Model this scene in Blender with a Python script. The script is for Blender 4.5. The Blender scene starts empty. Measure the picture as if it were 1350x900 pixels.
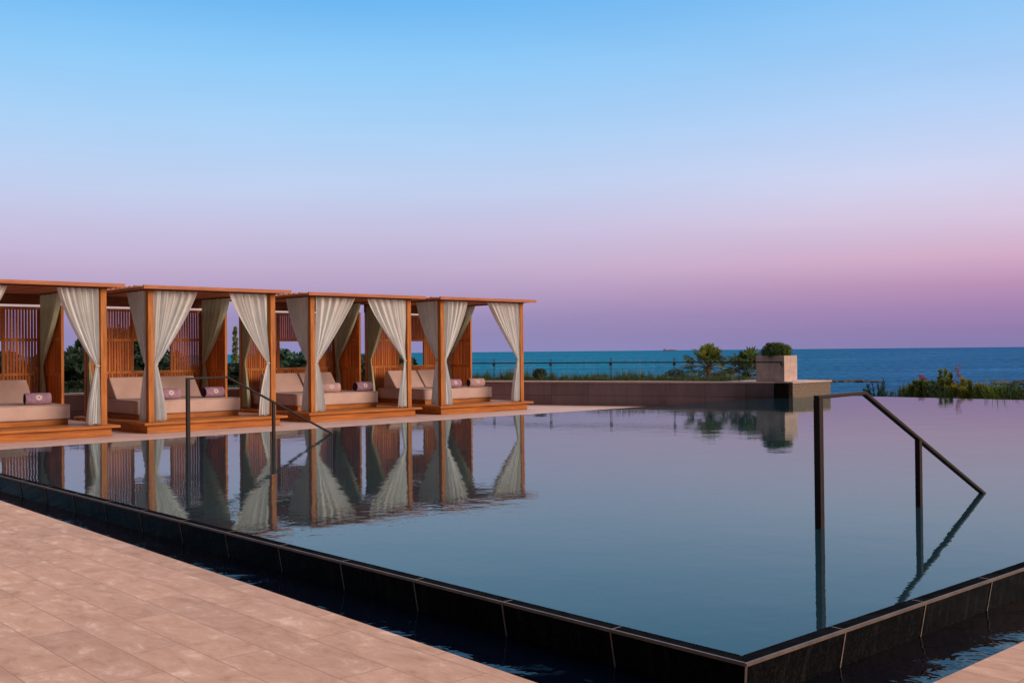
import bpy, bmesh, math, random
from mathutils import Vector, Matrix
random.seed(7)
R = math.radians
S = bpy.context.scene
C = S.collection

# ------------------------------------------------------------------ materials
def mat(name):
    m = bpy.data.materials.new(name); m.use_nodes = True
    nt = m.node_tree; nt.nodes.clear()
    out = nt.nodes.new('ShaderNodeOutputMaterial')
    return m, nt, out
def N(nt, t, **kw):
    n = nt.nodes.new(t)
    for k, v in kw.items():
        if k in n.inputs.keys(): n.inputs[k].default_value = v
        else: setattr(n, k, v)
    return n
def ramp(nt, stops, interp='LINEAR'):
    r = nt.nodes.new('ShaderNodeValToRGB'); r.color_ramp.interpolation = interp
    e = r.color_ramp.elements
    while len(e) > 1: e.remove(e[-1])
    e[0].position = stops[0][0]; e[0].color = (*stops[0][1], 1)
    for p, c in stops[1:]:
        x = e.new(p); x.color = (*c, 1)
    return r
def coords(nt, scale=(1,1,1), rot=(0,0,0), kind='Object'):
    tc = N(nt, 'ShaderNodeTexCoord'); mp = N(nt, 'ShaderNodeMapping')
    mp.inputs['Scale'].default_value = scale; mp.inputs['Rotation'].default_value = rot
    nt.links.new(tc.outputs[kind], mp.inputs['Vector']); return mp.outputs['Vector']
def surf(name, c1, c2, scale=4, rough=0.6, stretch=(1,1,1), bump=0.1, bdist=0.005, detail=6, metallic=0, spec=0.5, lo=.35, hi=.65, fine=40):
    m, nt, out = mat(name); L = nt.links.new
    v = coords(nt, stretch)
    n = N(nt, 'ShaderNodeTexNoise', Scale=scale, Detail=detail, Roughness=0.6); L(v, n.inputs['Vector'])
    r = ramp(nt, [(lo, c1), (hi, c2)]); L(n.outputs['Fac'], r.inputs['Fac'])
    n2 = N(nt, 'ShaderNodeTexNoise', Scale=fine, Detail=4); L(v, n2.inputs['Vector'])
    p = N(nt, 'ShaderNodeBsdfPrincipled', Roughness=rough, Metallic=metallic)
    p.inputs['Specular IOR Level'].default_value = spec
    b = N(nt, 'ShaderNodeBump', Strength=bump, Distance=bdist); L(n2.outputs['Fac'], b.inputs['Height'])
    L(r.outputs['Color'], p.inputs['Base Color']); L(b.outputs['Normal'], p.inputs['Normal']); L(p.outputs[0], out.inputs['Surface'])
    return m

def wood(name, a, b, axis, rough=0.5):
    st = [9, 9, 9]; st[axis] = 0.7
    m, nt, out = mat(name); L = nt.links.new
    g = N(nt, 'ShaderNodeNewGeometry'); oi = N(nt, 'ShaderNodeObjectInfo')
    v = coords(nt, st)
    of = N(nt, 'ShaderNodeMath', operation='MULTIPLY'); of.inputs[1].default_value = 37; L(g.outputs['Random Per Island'], of.inputs[0])
    va = N(nt, 'ShaderNodeVectorMath', operation='ADD'); L(v, va.inputs[0]); L(of.outputs[0], va.inputs[1])
    n = N(nt, 'ShaderNodeTexNoise', Scale=2.2, Detail=8, Roughness=.65, Distortion=.5); L(va.outputs[0], n.inputs['Vector'])
    dk = tuple(c*.55 for c in a)
    r = ramp(nt, [(.22, dk), (.38, a), (.68, b), (.85, tuple(min(1, c*1.12+.015) for c in b))]); L(n.outputs['Fac'], r.inputs['Fac'])
    t = ramp(nt, [(0, (.66, .62, .62)), (.5, (.98, .95, .93)), (1, (1.16, 1.2, 1.3))]); L(g.outputs['Random Per Island'], t.inputs['Fac'])
    mx = N(nt, 'ShaderNodeMix', data_type='RGBA', blend_type='MULTIPLY'); mx.inputs[0].default_value = 1; L(r.outputs[0], mx.inputs[6]); L(t.outputs[0], mx.inputs[7])
    big = N(nt, 'ShaderNodeTexNoise', Scale=1.4, Detail=3); L(coords(nt), big.inputs['Vector'])
    br = ramp(nt, [(.3, (.78, .76, .76)), (.7, (1.1, 1.08, 1.06))]); L(big.outputs['Fac'], br.inputs['Fac'])
    m2 = N(nt, 'ShaderNodeMix', data_type='RGBA', blend_type='MULTIPLY'); m2.inputs[0].default_value = 1; L(mx.outputs[2], m2.inputs[6]); L(br.outputs[0], m2.inputs[7])
    p = N(nt, 'ShaderNodeBsdfPrincipled', Roughness=rough); p.inputs['Specular IOR Level'].default_value = .3
    bp = N(nt, 'ShaderNodeBump', Strength=.3, Distance=.002); L(n.outputs['Fac'], bp.inputs['Height'])
    L(m2.outputs[2], p.inputs['Base Color']); L(bp.outputs[0], p.inputs['Normal']); L(p.outputs[0], out.inputs['Surface'])
    return m
WA, WB = (0.40, 0.132, 0.022), (0.68, 0.275, 0.055)
M = {}
M['wood_x'] = wood('oiled_wood_x', WA, WB, 0)
M['wood_y'] = wood('oiled_wood_y', WA, WB, 1)
M['wood_z'] = wood('oiled_wood_z', WA, WB, 2)
M['slat'] = wood('slat_wood', (0.44, 0.115, 0.018), (0.72, 0.23, 0.036), 2)
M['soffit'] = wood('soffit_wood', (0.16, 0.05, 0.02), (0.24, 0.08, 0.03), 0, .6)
M['roofwood'] = wood('roof_wood', (0.36, 0.13, 0.06), (0.55, 0.22, 0.11), 0, .55)
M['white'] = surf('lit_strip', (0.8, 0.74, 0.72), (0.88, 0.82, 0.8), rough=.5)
_p = [n for n in M['white'].node_tree.nodes if n.type == 'BSDF_PRINCIPLED'][0]; _p.inputs['Emission Color'].default_value = (1, .80, .78, 1); _p.inputs['Emission Strength'].default_value = .42  # emission added to make the pale strip bright where little light reaches
M['cushion'] = surf('cushion_fabric', (0.51, 0.38, 0.37), (0.61, 0.47, 0.455), scale=2, rough=.9, bump=.3, bdist=.001, fine=160, spec=.2)
M['piping'] = surf('cushion_piping', (0.26, 0.19, 0.18), (0.32, 0.24, 0.22), rough=.9, spec=.2)
M['towel'] = surf('towel_terry', (0.30, 0.195, 0.31), (0.41, 0.275, 0.40), scale=9, rough=1, bump=.8, bdist=.004, fine=120, spec=.1)
M['towel_in'] = surf('towel_inner', (0.05, 0.03, 0.06), (0.09, 0.06, 0.1), scale=30, rough=1, spec=.1)
M['towel_pale'] = surf('towel_terry_pale', (0.48, 0.33, 0.36), (0.60, 0.42, 0.45), scale=9, rough=1, bump=.8, bdist=.004, fine=120, spec=.1)
M['emblem'] = surf('emblem_thread', (0.75, 0.66, 0.72), (0.85, 0.76, 0.8), rough=.8, spec=.2)
M['metal'] = surf('dark_metal', (0.010, 0.007, 0.009), (0.018, 0.012, 0.014), scale=12, rough=.5, bump=.05, metallic=0, spec=.25)
M['rubber'] = surf('clamp_metal', (0.006, 0.006, 0.01), (0.012, 0.012, 0.016), rough=.4)
M['trim'] = surf('edge_trim', (0.07, 0.055, 0.052), (0.15, 0.12, 0.112), scale=5, rough=.5, metallic=0)
M['grout'] = surf('grout', (0.16, 0.13, 0.12), (0.28, 0.23, 0.21), scale=14, rough=.8)
M['soil'] = surf('soil', (0.02, 0.024, 0.012), (0.05, 0.05, 0.025), scale=3, rough=1, bump=.8, bdist=.05)
M['rock'] = surf('wet_rock', (0.02, 0.018, 0.02), (0.07, 0.055, 0.055), scale=.6, rough=.7, bump=.8, bdist=.3, fine=3)
M['trunk'] = surf('palm_trunk', (0.12, 0.06, 0.045), (0.26, 0.14, 0.10), scale=9, rough=.95, stretch=(1,1,5), bump=.9, bdist=.02)
M['bark'] = surf('bark', (0.05, 0.035, 0.025), (0.11, 0.08, 0.06), scale=9, rough=.95, bump=.9, bdist=.02)
M['ship'] = surf('ship_hull', (0.12, 0.12, 0.2), (0.16, 0.16, 0.26), scale=.2, rough=.6)
M['shipw'] = surf('ship_upper', (0.3, 0.27, 0.32), (0.4, 0.36, 0.4), scale=.2, rough=.6)

def leafmat(name, a, b, c, trans=.35, rough=.55):
    m, nt, out = mat(name); L = nt.links.new
    g = N(nt, 'ShaderNodeNewGeometry'); r = ramp(nt, [(0, a), (.5, b), (1, c)])
    v = coords(nt); n = N(nt, 'ShaderNodeTexNoise', Scale=1.6, Detail=3); L(v, n.inputs['Vector'])
    mx = N(nt, 'ShaderNodeMath', operation='MULTIPLY_ADD'); mx.inputs[1].default_value = .45
    L(g.outputs['Random Per Island'], mx.inputs[0])
    m2 = N(nt, 'ShaderNodeMath', operation='MULTIPLY_ADD'); m2.inputs[1].default_value = 1.2; m2.inputs[2].default_value = -.32
    L(n.outputs['Fac'], m2.inputs[0]); L(m2.outputs[0], mx.inputs[2]); L(mx.outputs[0], r.inputs['Fac'])
    p = N(nt, 'ShaderNodeBsdfPrincipled', Roughness=rough); p.inputs['Specular IOR Level'].default_value = .3
    t = N(nt, 'ShaderNodeBsdfTranslucent'); s = N(nt, 'ShaderNodeMixShader', Fac=trans)
    L(r.outputs[0], p.inputs['Base Color']); L(r.outputs[0], t.inputs['Color'])
    L(p.outputs[0], s.inputs[1]); L(t.outputs[0], s.inputs[2]); L(s.outputs[0], out.inputs['Surface'])
    return m
M['leaf_dark'] = leafmat('leaf_dark', (0.008, 0.022, 0.012), (0.026, 0.055, 0.028), (0.07, 0.11, 0.05))
M['leaf_teal'] = leafmat('leaf_teal', (0.012, 0.045, 0.04), (0.04, 0.11, 0.085), (0.09, 0.18, 0.12))
M['leaf_mid'] = leafmat('leaf_mid', (0.05, 0.09, 0.016), (0.18, 0.25, 0.035), (0.38, 0.38, 0.07))
M['leaf_yellow'] = leafmat('leaf_yellow', (0.09, 0.11, 0.01), (0.36, 0.33, 0.03), (0.60, 0.48, 0.06))
M['leaf_box'] = leafmat('leaf_box', (0.02, 0.05, 0.010), (0.09, 0.16, 0.025), (0.22, 0.28, 0.05))
M['palm_leaf'] = leafmat('palm_leaf', (0.025, 0.055, 0.014), (0.13, 0.18, 0.035), (0.40, 0.42, 0.08))
M['palm_dark'] = leafmat('palm_dark', (0.014, 0.042, 0.018), (0.07, 0.13, 0.036), (0.24, 0.30, 0.07))
M['grassy'] = leafmat('grassy', (0.012, 0.04, 0.014), (0.06, 0.11, 0.028), (0.24, 0.24, 0.08))
M['flower'] = leafmat('flower', (0.28, 0.02, 0.06), (0.45, 0.04, 0.10), (0.5, 0.10, 0.16))
M['flower_orange'] = leafmat('flower_orange', (0.20, 0.05, 0.02), (0.32, 0.09, 0.04), (0.4, 0.14, 0.06))

def fabric(name, a, b):
    m, nt, out = mat(name); L = nt.links.new
    v = coords(nt, (1,1,1)); n = N(nt, 'ShaderNodeTexNoise', Scale=3, Detail=5); L(v, n.inputs['Vector'])
    r = ramp(nt, [(.3, a), (.7, b)]); L(n.outputs['Fac'], r.inputs['Fac'])
    n2 = N(nt, 'ShaderNodeTexNoise', Scale=14, Detail=4); L(v, n2.inputs['Vector'])
    bp = N(nt, 'ShaderNodeBump', Strength=.25, Distance=.01); L(n2.outputs['Fac'], bp.inputs['Height'])
    d = N(nt, 'ShaderNodeBsdfDiffuse'); t = N(nt, 'ShaderNodeBsdfTranslucent'); s = N(nt, 'ShaderNodeMixShader', Fac=.26)
    for x in (d, t): L(r.outputs[0], x.inputs['Color']); L(bp.outputs[0], x.inputs['Normal'])
    L(d.outputs[0], s.inputs[1]); L(t.outputs[0], s.inputs[2]); L(s.outputs[0], out.inputs['Surface'])
    return m
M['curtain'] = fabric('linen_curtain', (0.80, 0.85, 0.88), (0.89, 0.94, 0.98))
M['curtain_shade'] = fabric('linen_curtain_shade', (0.50, 0.58, 0.43), (0.62, 0.69, 0.53))  # same linen in a darker green, shade put into the colour
M['tie'] = surf('curtain_tie', (0.50, 0.47, 0.38), (0.6, 0.57, 0.46), rough=.9)

# black pool tile
def tile_black():
    m, nt, out = mat('black_pool_tile'); L = nt.links.new
    v = coords(nt)
    n = N(nt, 'ShaderNodeTexNoise', Scale=60, Detail=3); L(v, n.inputs['Vector'])
    r = ramp(nt, [(.45, (0.004, 0.004, 0.005)), (.8, (0.015, 0.014, 0.016))]); L(n.outputs['Fac'], r.inputs['Fac'])
    sv = coords(nt, (9, 9, 1.1)); sn = N(nt, 'ShaderNodeTexNoise', Scale=2.0, Detail=6, Roughness=.7); L(sv, sn.inputs['Vector'])
    sr = ramp(nt, [(.52, (0, 0, 0)), (.80, (.022, .021, .021))]); L(sn.outputs['Fac'], sr.inputs['Fac'])
    am = N(nt, 'ShaderNodeMix', data_type='RGBA', blend_type='ADD'); am.inputs[0].default_value = 1; L(r.outputs[0], am.inputs[6]); L(sr.outputs[0], am.inputs[7])
    n1 = N(nt, 'ShaderNodeTexNoise', Scale=3, Detail=5); L(v, n1.inputs['Vector'])
    rr = ramp(nt, [(.3, (.12,)*3), (.7, (.32,)*3)]); L(n1.outputs['Fac'], rr.inputs['Fac'])
    p = N(nt, 'ShaderNodeBsdfPrincipled'); p.inputs['Specular IOR Level'].default_value = .05
    n2 = N(nt, 'ShaderNodeTexNoise', Scale=7, Detail=3); L(v, n2.inputs['Vector'])
    b = N(nt, 'ShaderNodeBump', Strength=.25, Distance=.01); L(n2.outputs['Fac'], b.inputs['Height'])
    L(am.outputs[2], p.inputs['Base Color']); L(rr.outputs[0], p.inputs['Roughness']); L(b.outputs[0], p.inputs['Normal']); L(p.outputs[0], out.inputs['Surface'])
    return m
M['black'] = tile_black()
M['rim'] = surf('wet_black_rim', (0.006, 0.007, 0.010), (0.014, 0.015, 0.02), scale=8, rough=.8, spec=0.0)

# plank paving with uneven stone tone
def paving():
    m, nt, out = mat('stone_paving'); L = nt.links.new
    v = coords(nt, (1,1,1), (0, 0, R(90)))
    br = N(nt, 'ShaderNodeTexBrick'); br.offset = .37; br.squash = 1
    br.inputs['Color1'].default_value = (.0,.0,.0,1); br.inputs['Color2'].default_value = (1,1,1,1); br.inputs['Mortar'].default_value = (.5,.5,.5,1)
    br.inputs['Scale'].default_value = 1; br.inputs['Mortar Size'].default_value = .0026; br.inputs['Mortar Smooth'].default_value = .3
    br.inputs['Brick Width'].default_value = 1.02; br.inputs['Row Height'].default_value = .255; br.inputs['Bias'].default_value = 0
    L(v, br.inputs['Vector'])
    # per plank offset so the veins do not run across joints
    sc = N(nt, 'ShaderNodeVectorMath', operation='SCALE'); sc.inputs['Scale'].default_value = 17; L(br.outputs['Color'], sc.inputs[0])
    ad = N(nt, 'ShaderNodeVectorMath', operation='ADD'); L(v, ad.inputs[0]); L(sc.outputs[0], ad.inputs[1])
    st = N(nt, 'ShaderNodeMapping'); st.inputs['Scale'].default_value = (1, 1.9, 1); L(ad.outputs[0], st.inputs['Vector'])
    n = N(nt, 'ShaderNodeTexNoise', Scale=4.2, Detail=12, Roughness=.70, Distortion=.35); L(st.outputs[0], n.inputs['Vector'])
    r = ramp(nt, [(.28, (.46, .25, .155)), (.44, (.64, .375, .25)), (.56, (.72, .44, .31)), (.68, (.92, .66, .50))]); L(n.outputs['Fac'], r.inputs['Fac'])
    nl = N(nt, 'ShaderNodeTexNoise', Scale=.5, Detail=3); L(v, nl.inputs['Vector'])
    rl = ramp(nt, [(.3, (.88, .86, .86)), (.7, (1.08, 1.06, 1.06))]); L(nl.outputs['Fac'], rl.inputs['Fac'])
    m1 = N(nt, 'ShaderNodeMix', data_type='RGBA', blend_type='MULTIPLY'); m1.inputs[0].default_value = 1
    L(r.outputs[0], m1.inputs[6]); L(rl.outputs[0], m1.inputs[7])
    tone = ramp(nt, [(0, (.91, .89, .88)), (.5, (1.0, .99, .985)), (1, (1.09, 1.09, 1.09))]); L(br.outputs['Color'], tone.inputs['Fac'])
    m2 = N(nt, 'ShaderNodeMix', data_type='RGBA', blend_type='MULTIPLY'); m2.inputs[0].default_value = 1
    L(m1.outputs[2], m2.inputs[6]); L(tone.outputs[0], m2.inputs[7])
    m3 = N(nt, 'ShaderNodeMix', data_type='RGBA', blend_type='MIX'); L(br.outputs['Fac'], m3.inputs[0])
    L(m2.outputs[2], m3.inputs[6]); m3.inputs[7].default_value = (.36, .205, .15, 1)
    p = N(nt, 'ShaderNodeBsdfPrincipled', Roughness=.62); p.inputs['Specular IOR Level'].default_value = .35
    fn = N(nt, 'ShaderNodeTexNoise', Scale=45, Detail=5); L(v, fn.inputs['Vector'])
    hh = N(nt, 'ShaderNodeMath', operation='SUBTRACT'); L(fn.outputs['Fac'], hh.inputs[0]); L(br.outputs['Fac'], hh.inputs[1])
    b = N(nt, 'ShaderNodeBump', Strength=.25, Distance=.003); L(hh.outputs[0], b.inputs['Height'])
    L(m3.outputs[2], p.inputs['Base Color']); L(b.outputs[0], p.inputs['Normal']); L(p.outputs[0], out.inputs['Surface'])
    return m
M['paving'] = paving()
M['terrace'] = surf('terrace_stone', (.66, .46, .41), (.80, .58, .53), scale=2.5, rough=.6)
M['plaster'] = surf('rendered_wall', (.165, .115, .12), (.215, .155, .155), scale=1.2, rough=.8, bump=.3, bdist=.004, detail=8)
def wallmat():
    m, nt, out = mat('rendered_panels'); L = nt.links.new
    tc = N(nt, 'ShaderNodeTexCoord'); sx = N(nt, 'ShaderNodeSeparateXYZ'); L(tc.outputs['Object'], sx.inputs[0])
    ad = N(nt, 'ShaderNodeMath', operation='MULTIPLY_ADD'); ad.inputs[1].default_value = -.35; L(sx.outputs['X'], ad.inputs[0]); L(sx.outputs['Y'], ad.inputs[2])
    cb = N(nt, 'ShaderNodeCombineXYZ'); L(ad.outputs[0], cb.inputs['X']); L(sx.outputs['Z'], cb.inputs['Y'])
    br = N(nt, 'ShaderNodeTexBrick'); br.offset = 0; br.inputs['Scale'].default_value = 1; br.inputs['Brick Width'].default_value = 1.2; br.inputs['Row Height'].default_value = 3
    br.inputs['Mortar Size'].default_value = .006; br.inputs['Color1'].default_value = (0,0,0,1); br.inputs['Color2'].default_value = (1,1,1,1); br.inputs['Mortar'].default_value = (.5,.5,.5,1); L(cb.outputs[0], br.inputs['Vector'])
    c = ramp(nt, [(0, (.175, .135, .165)), (1, (.225, .18, .215))]); L(br.outputs['Color'], c.inputs['Fac'])
    n = N(nt, 'ShaderNodeTexNoise', Scale=1, Detail=7, Roughness=.65); L(coords(nt, (3, 3, .7)), n.inputs['Vector'])
    r = ramp(nt, [(.3, (.80, .78, .78)), (.7, (1.15, 1.14, 1.15))]); L(n.outputs['Fac'], r.inputs['Fac'])
    mx = N(nt, 'ShaderNodeMix', data_type='RGBA', blend_type='MULTIPLY'); mx.inputs[0].default_value = 1; L(c.outputs[0], mx.inputs[6]); L(r.outputs[0], mx.inputs[7])
    m3 = N(nt, 'ShaderNodeMix', data_type='RGBA'); L(br.outputs['Fac'], m3.inputs[0]); L(mx.outputs[2], m3.inputs[6]); m3.inputs[7].default_value = (.07, .055, .06, 1)
    p = N(nt, 'ShaderNodeBsdfPrincipled', Roughness=.8); L(m3.outputs[2], p.inputs['Base Color']); L(p.outputs[0], out.inputs['Surface']); return m
M['plaster'] = wallmat()
M['cap'] = surf('wall_cap', (.50, .38, .36), (.60, .46, .43), scale=4, rough=.6)
M['planter'] = surf('planter_stone', (.48, .36, .34), (.62, .48, .45), scale=6, rough=.75, bump=.3)
M['granite'] = surf('speckled_granite', (.09, .07, .055), (.25, .20, .155), scale=26, rough=.6, bump=.4, bdist=.004, fine=70, lo=.38, hi=.66)
def basin():
    m, nt, out = mat('basin_mosaic'); L = nt.links.new
    v = coords(nt)
    n = N(nt, 'ShaderNodeTexNoise', Scale=.6, Detail=4); L(v, n.inputs['Vector'])
    r = ramp(nt, [(.3, (.055, .24, .30)), (.7, (.11, .42, .46))]); L(n.outputs['Fac'], r.inputs['Fac'])
    p = N(nt, 'ShaderNodeBsdfPrincipled', Roughness=.5); L(r.outputs[0], p.inputs['Base Color']); L(p.outputs[0], out.inputs['Surface']); return m
M['basin'] = basin()
M['basin_line'] = surf('basin_corner_trim', (.45, .5, .5), (.6, .62, .6), rough=.5)

# still pool water: clear tinted body under a fresnel mirror
def pool_water(name, tint, body, bodymix, s1, d1, strength, rough=.01):
    m, nt, out = mat(name); L = nt.links.new
    v = coords(nt, (1, 1, 1))
    a = N(nt, 'ShaderNodeTexNoise', Scale=s1, Detail=3, Roughness=.55, Distortion=.4); L(v, a.inputs['Vector'])
    b2 = N(nt, 'ShaderNodeTexNoise', Scale=s1*.17, Detail=2); L(v, b2.inputs['Vector'])
    msk = N(nt, 'ShaderNodeTexNoise', Scale=.22, Detail=3); L(v, msk.inputs['Vector'])
    mr = ramp(nt, [(.35, (.25,)*3), (.68, (1.,)*3)]); L(msk.outputs['Fac'], mr.inputs['Fac'])
    mu = N(nt, 'ShaderNodeMath', operation='MULTIPLY'); L(a.outputs['Fac'], mu.inputs[0]); L(mr.outputs[0], mu.inputs[1])
    ad = N(nt, 'ShaderNodeMath', operation='MULTIPLY_ADD'); ad.inputs[1].default_value = 2.2; L(b2.outputs['Fac'], ad.inputs[0]); L(mu.outputs[0], ad.inputs[2])
    bp = N(nt, 'ShaderNodeBump', Strength=strength, Distance=d1); L(ad.outputs[0], bp.inputs['Height'])
    fr = N(nt, 'ShaderNodeFresnel', IOR=1.333); L(bp.outputs[0], fr.inputs['Normal'])
    tr = N(nt, 'ShaderNodeBsdfTransparent'); tr.inputs['Color'].default_value = (*tint, 1)
    df = N(nt, 'ShaderNodeBsdfDiffuse'); df.inputs['Color'].default_value = (*body, 1)
    mb = N(nt, 'ShaderNodeMixShader', Fac=bodymix); L(tr.outputs[0], mb.inputs[1]); L(df.outputs[0], mb.inputs[2])
    gl = N(nt, 'ShaderNodeBsdfGlossy', Roughness=rough); L(bp.outputs[0], gl.inputs['Normal'])
    gl.inputs['Color'].default_value = (.74, .87, .88, 1)
    ms = N(nt, 'ShaderNodeMixShader'); L(fr.outputs[0], ms.inputs[0]); L(mb.outputs[0], ms.inputs[1]); L(gl.outputs[0], ms.inputs[2])
    L(ms.outputs[0], out.inputs['Surface']); return m
M['pool'] = pool_water('pool_water', (.55, .80, .90), (.04, .125, .18), .30, 8.0, .0027, .40)
M['gutter'] = pool_water('gutter_water', (.25, .35, .45), (.003, .007, .022), .5, 5, .022, 1.0, .02)
def sea():
    m, nt, out = mat('sea_water'); L = nt.links.new
    g = N(nt, 'ShaderNodeTexCoord')
    mp = N(nt, 'ShaderNodeMapping'); mp.inputs['Rotation'].default_value = (0, 0, R(42.2)); L(g.outputs['Object'], mp.inputs['Vector'])
    big = N(nt, 'ShaderNodeMapping'); big.inputs['Scale'].default_value = (.0016, .0045, 1); L(mp.outputs[0], big.inputs['Vector'])
    n = N(nt, 'ShaderNodeTexNoise', Scale=1.3, Detail=6, Roughness=.6); L(big.outputs[0], n.inputs['Vector'])
    sx = N(nt, 'ShaderNodeSeparateXYZ'); L(mp.outputs[0], sx.inputs[0])
    # shallow turquoise water left of the headland, deeper blue to the right: by bearing from the bay
    at = N(nt, 'ShaderNodeMath', operation='ARCTAN2'); L(sx.outputs['X'], at.inputs[0]); L(sx.outputs['Y'], at.inputs[1])
    mr = N(nt, 'ShaderNodeMapRange'); mr.inputs['From Min'].default_value = .10; mr.inputs['From Max'].default_value = .36; L(at.outputs[0], mr.inputs['Value'])
    nn = N(nt, 'ShaderNodeMath', operation='MULTIPLY_ADD'); nn.inputs[1].default_value = .8; nn.inputs[2].default_value = -.4; L(n.outputs['Fac'], nn.inputs[0])
    aa = N(nt, 'ShaderNodeMath', operation='ADD', use_clamp=True); L(mr.outputs[0], aa.inputs[0]); L(nn.outputs[0], aa.inputs[1])
    r = ramp(nt, [(0, (.001, .155, .265)), (.5, (.003, .110, .245)), (1, (.012, .085, .245))]); L(aa.outputs[0], r.inputs['Fac'])
    w = N(nt, 'ShaderNodeMapping'); w.inputs['Scale'].default_value = (.22, .5, 1); L(mp.outputs[0], w.inputs['Vector'])
    wn = N(nt, 'ShaderNodeTexNoise', Scale=1., Detail=8, Roughness=.62); L(w.outputs[0], wn.inputs['Vector'])
    w2 = N(nt, 'ShaderNodeMapping'); w2.inputs['Scale'].default_value = (.011, .034, 1); L(mp.outputs[0], w2.inputs['Vector'])
    wn2 = N(nt, 'ShaderNodeTexNoise', Scale=1., Detail=13, Roughness=.76); L(w2.outputs[0], wn2.inputs['Vector'])
    sm = N(nt, 'ShaderNodeMath', operation='MULTIPLY_ADD'); sm.inputs[1].default_value = 3; L(wn2.outputs['Fac'], sm.inputs[0]); L(wn.outputs['Fac'], sm.inputs[2])
    bp = N(nt, 'ShaderNodeBump', Strength=.8, Distance=1.2); L(sm.outputs[0], bp.inputs['Height'])
    # tone of the chop
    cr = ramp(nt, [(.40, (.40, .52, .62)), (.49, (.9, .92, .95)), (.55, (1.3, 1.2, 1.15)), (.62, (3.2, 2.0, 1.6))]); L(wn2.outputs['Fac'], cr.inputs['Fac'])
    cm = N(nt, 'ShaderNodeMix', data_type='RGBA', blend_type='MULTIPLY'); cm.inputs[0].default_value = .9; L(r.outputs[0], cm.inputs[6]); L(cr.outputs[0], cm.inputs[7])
    # swell groups that grow in size with distance from the shore
    ln = N(nt, 'ShaderNodeVectorMath', operation='LENGTH'); L(mp.outputs[0], ln.inputs[0])
    lg_ = N(nt, 'ShaderNodeMath', operation='LOGARITHM'); lg_.inputs[1].default_value = math.e; L(ln.outputs['Value'], lg_.inputs[0])
    cx = N(nt, 'ShaderNodeCombineXYZ'); L(at.outputs[0], cx.inputs['X']); L(lg_.outputs[0], cx.inputs['Y'])
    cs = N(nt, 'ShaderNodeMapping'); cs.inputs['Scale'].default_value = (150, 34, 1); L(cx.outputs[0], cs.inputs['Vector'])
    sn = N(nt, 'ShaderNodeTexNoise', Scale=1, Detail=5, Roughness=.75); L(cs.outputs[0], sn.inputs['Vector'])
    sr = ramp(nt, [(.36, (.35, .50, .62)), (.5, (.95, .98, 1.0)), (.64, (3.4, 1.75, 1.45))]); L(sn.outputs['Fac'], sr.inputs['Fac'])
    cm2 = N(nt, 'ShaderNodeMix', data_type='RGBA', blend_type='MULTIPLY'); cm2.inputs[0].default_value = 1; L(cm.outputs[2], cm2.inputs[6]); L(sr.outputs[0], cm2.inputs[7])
    df = N(nt, 'ShaderNodeBsdfDiffuse'); L(cm2.outputs[2], df.inputs['Color'])
    gl = N(nt, 'ShaderNodeBsdfGlossy', Roughness=.28); gl.inputs['Color'].default_value = (.22, .60, .95, 1); L(bp.outputs[0], gl.inputs['Normal'])
    ms = N(nt, 'ShaderNodeMixShader', Fac=.15); L(df.outputs[0], ms.inputs[1]); L(gl.outputs[0], ms.inputs[2]); L(ms.outputs[0], out.inputs['Surface'])
    return m
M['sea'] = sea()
def glass():
    m, nt, out = mat('balustrade_glass'); L = nt.links.new
    t = N(nt, 'ShaderNodeBsdfTransparent'); t.inputs['Color'].default_value = (.97, .99, .99, 1)
    g = N(nt, 'ShaderNodeBsdfGlossy', Roughness=.01); s = N(nt, 'ShaderNodeMixShader', Fac=.02)
    L(t.outputs[0], s.inputs[1]); L(g.outputs[0], s.inputs[2]); L(s.outputs[0], out.inputs['Surface']); return m
M['glass'] = glass()

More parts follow.
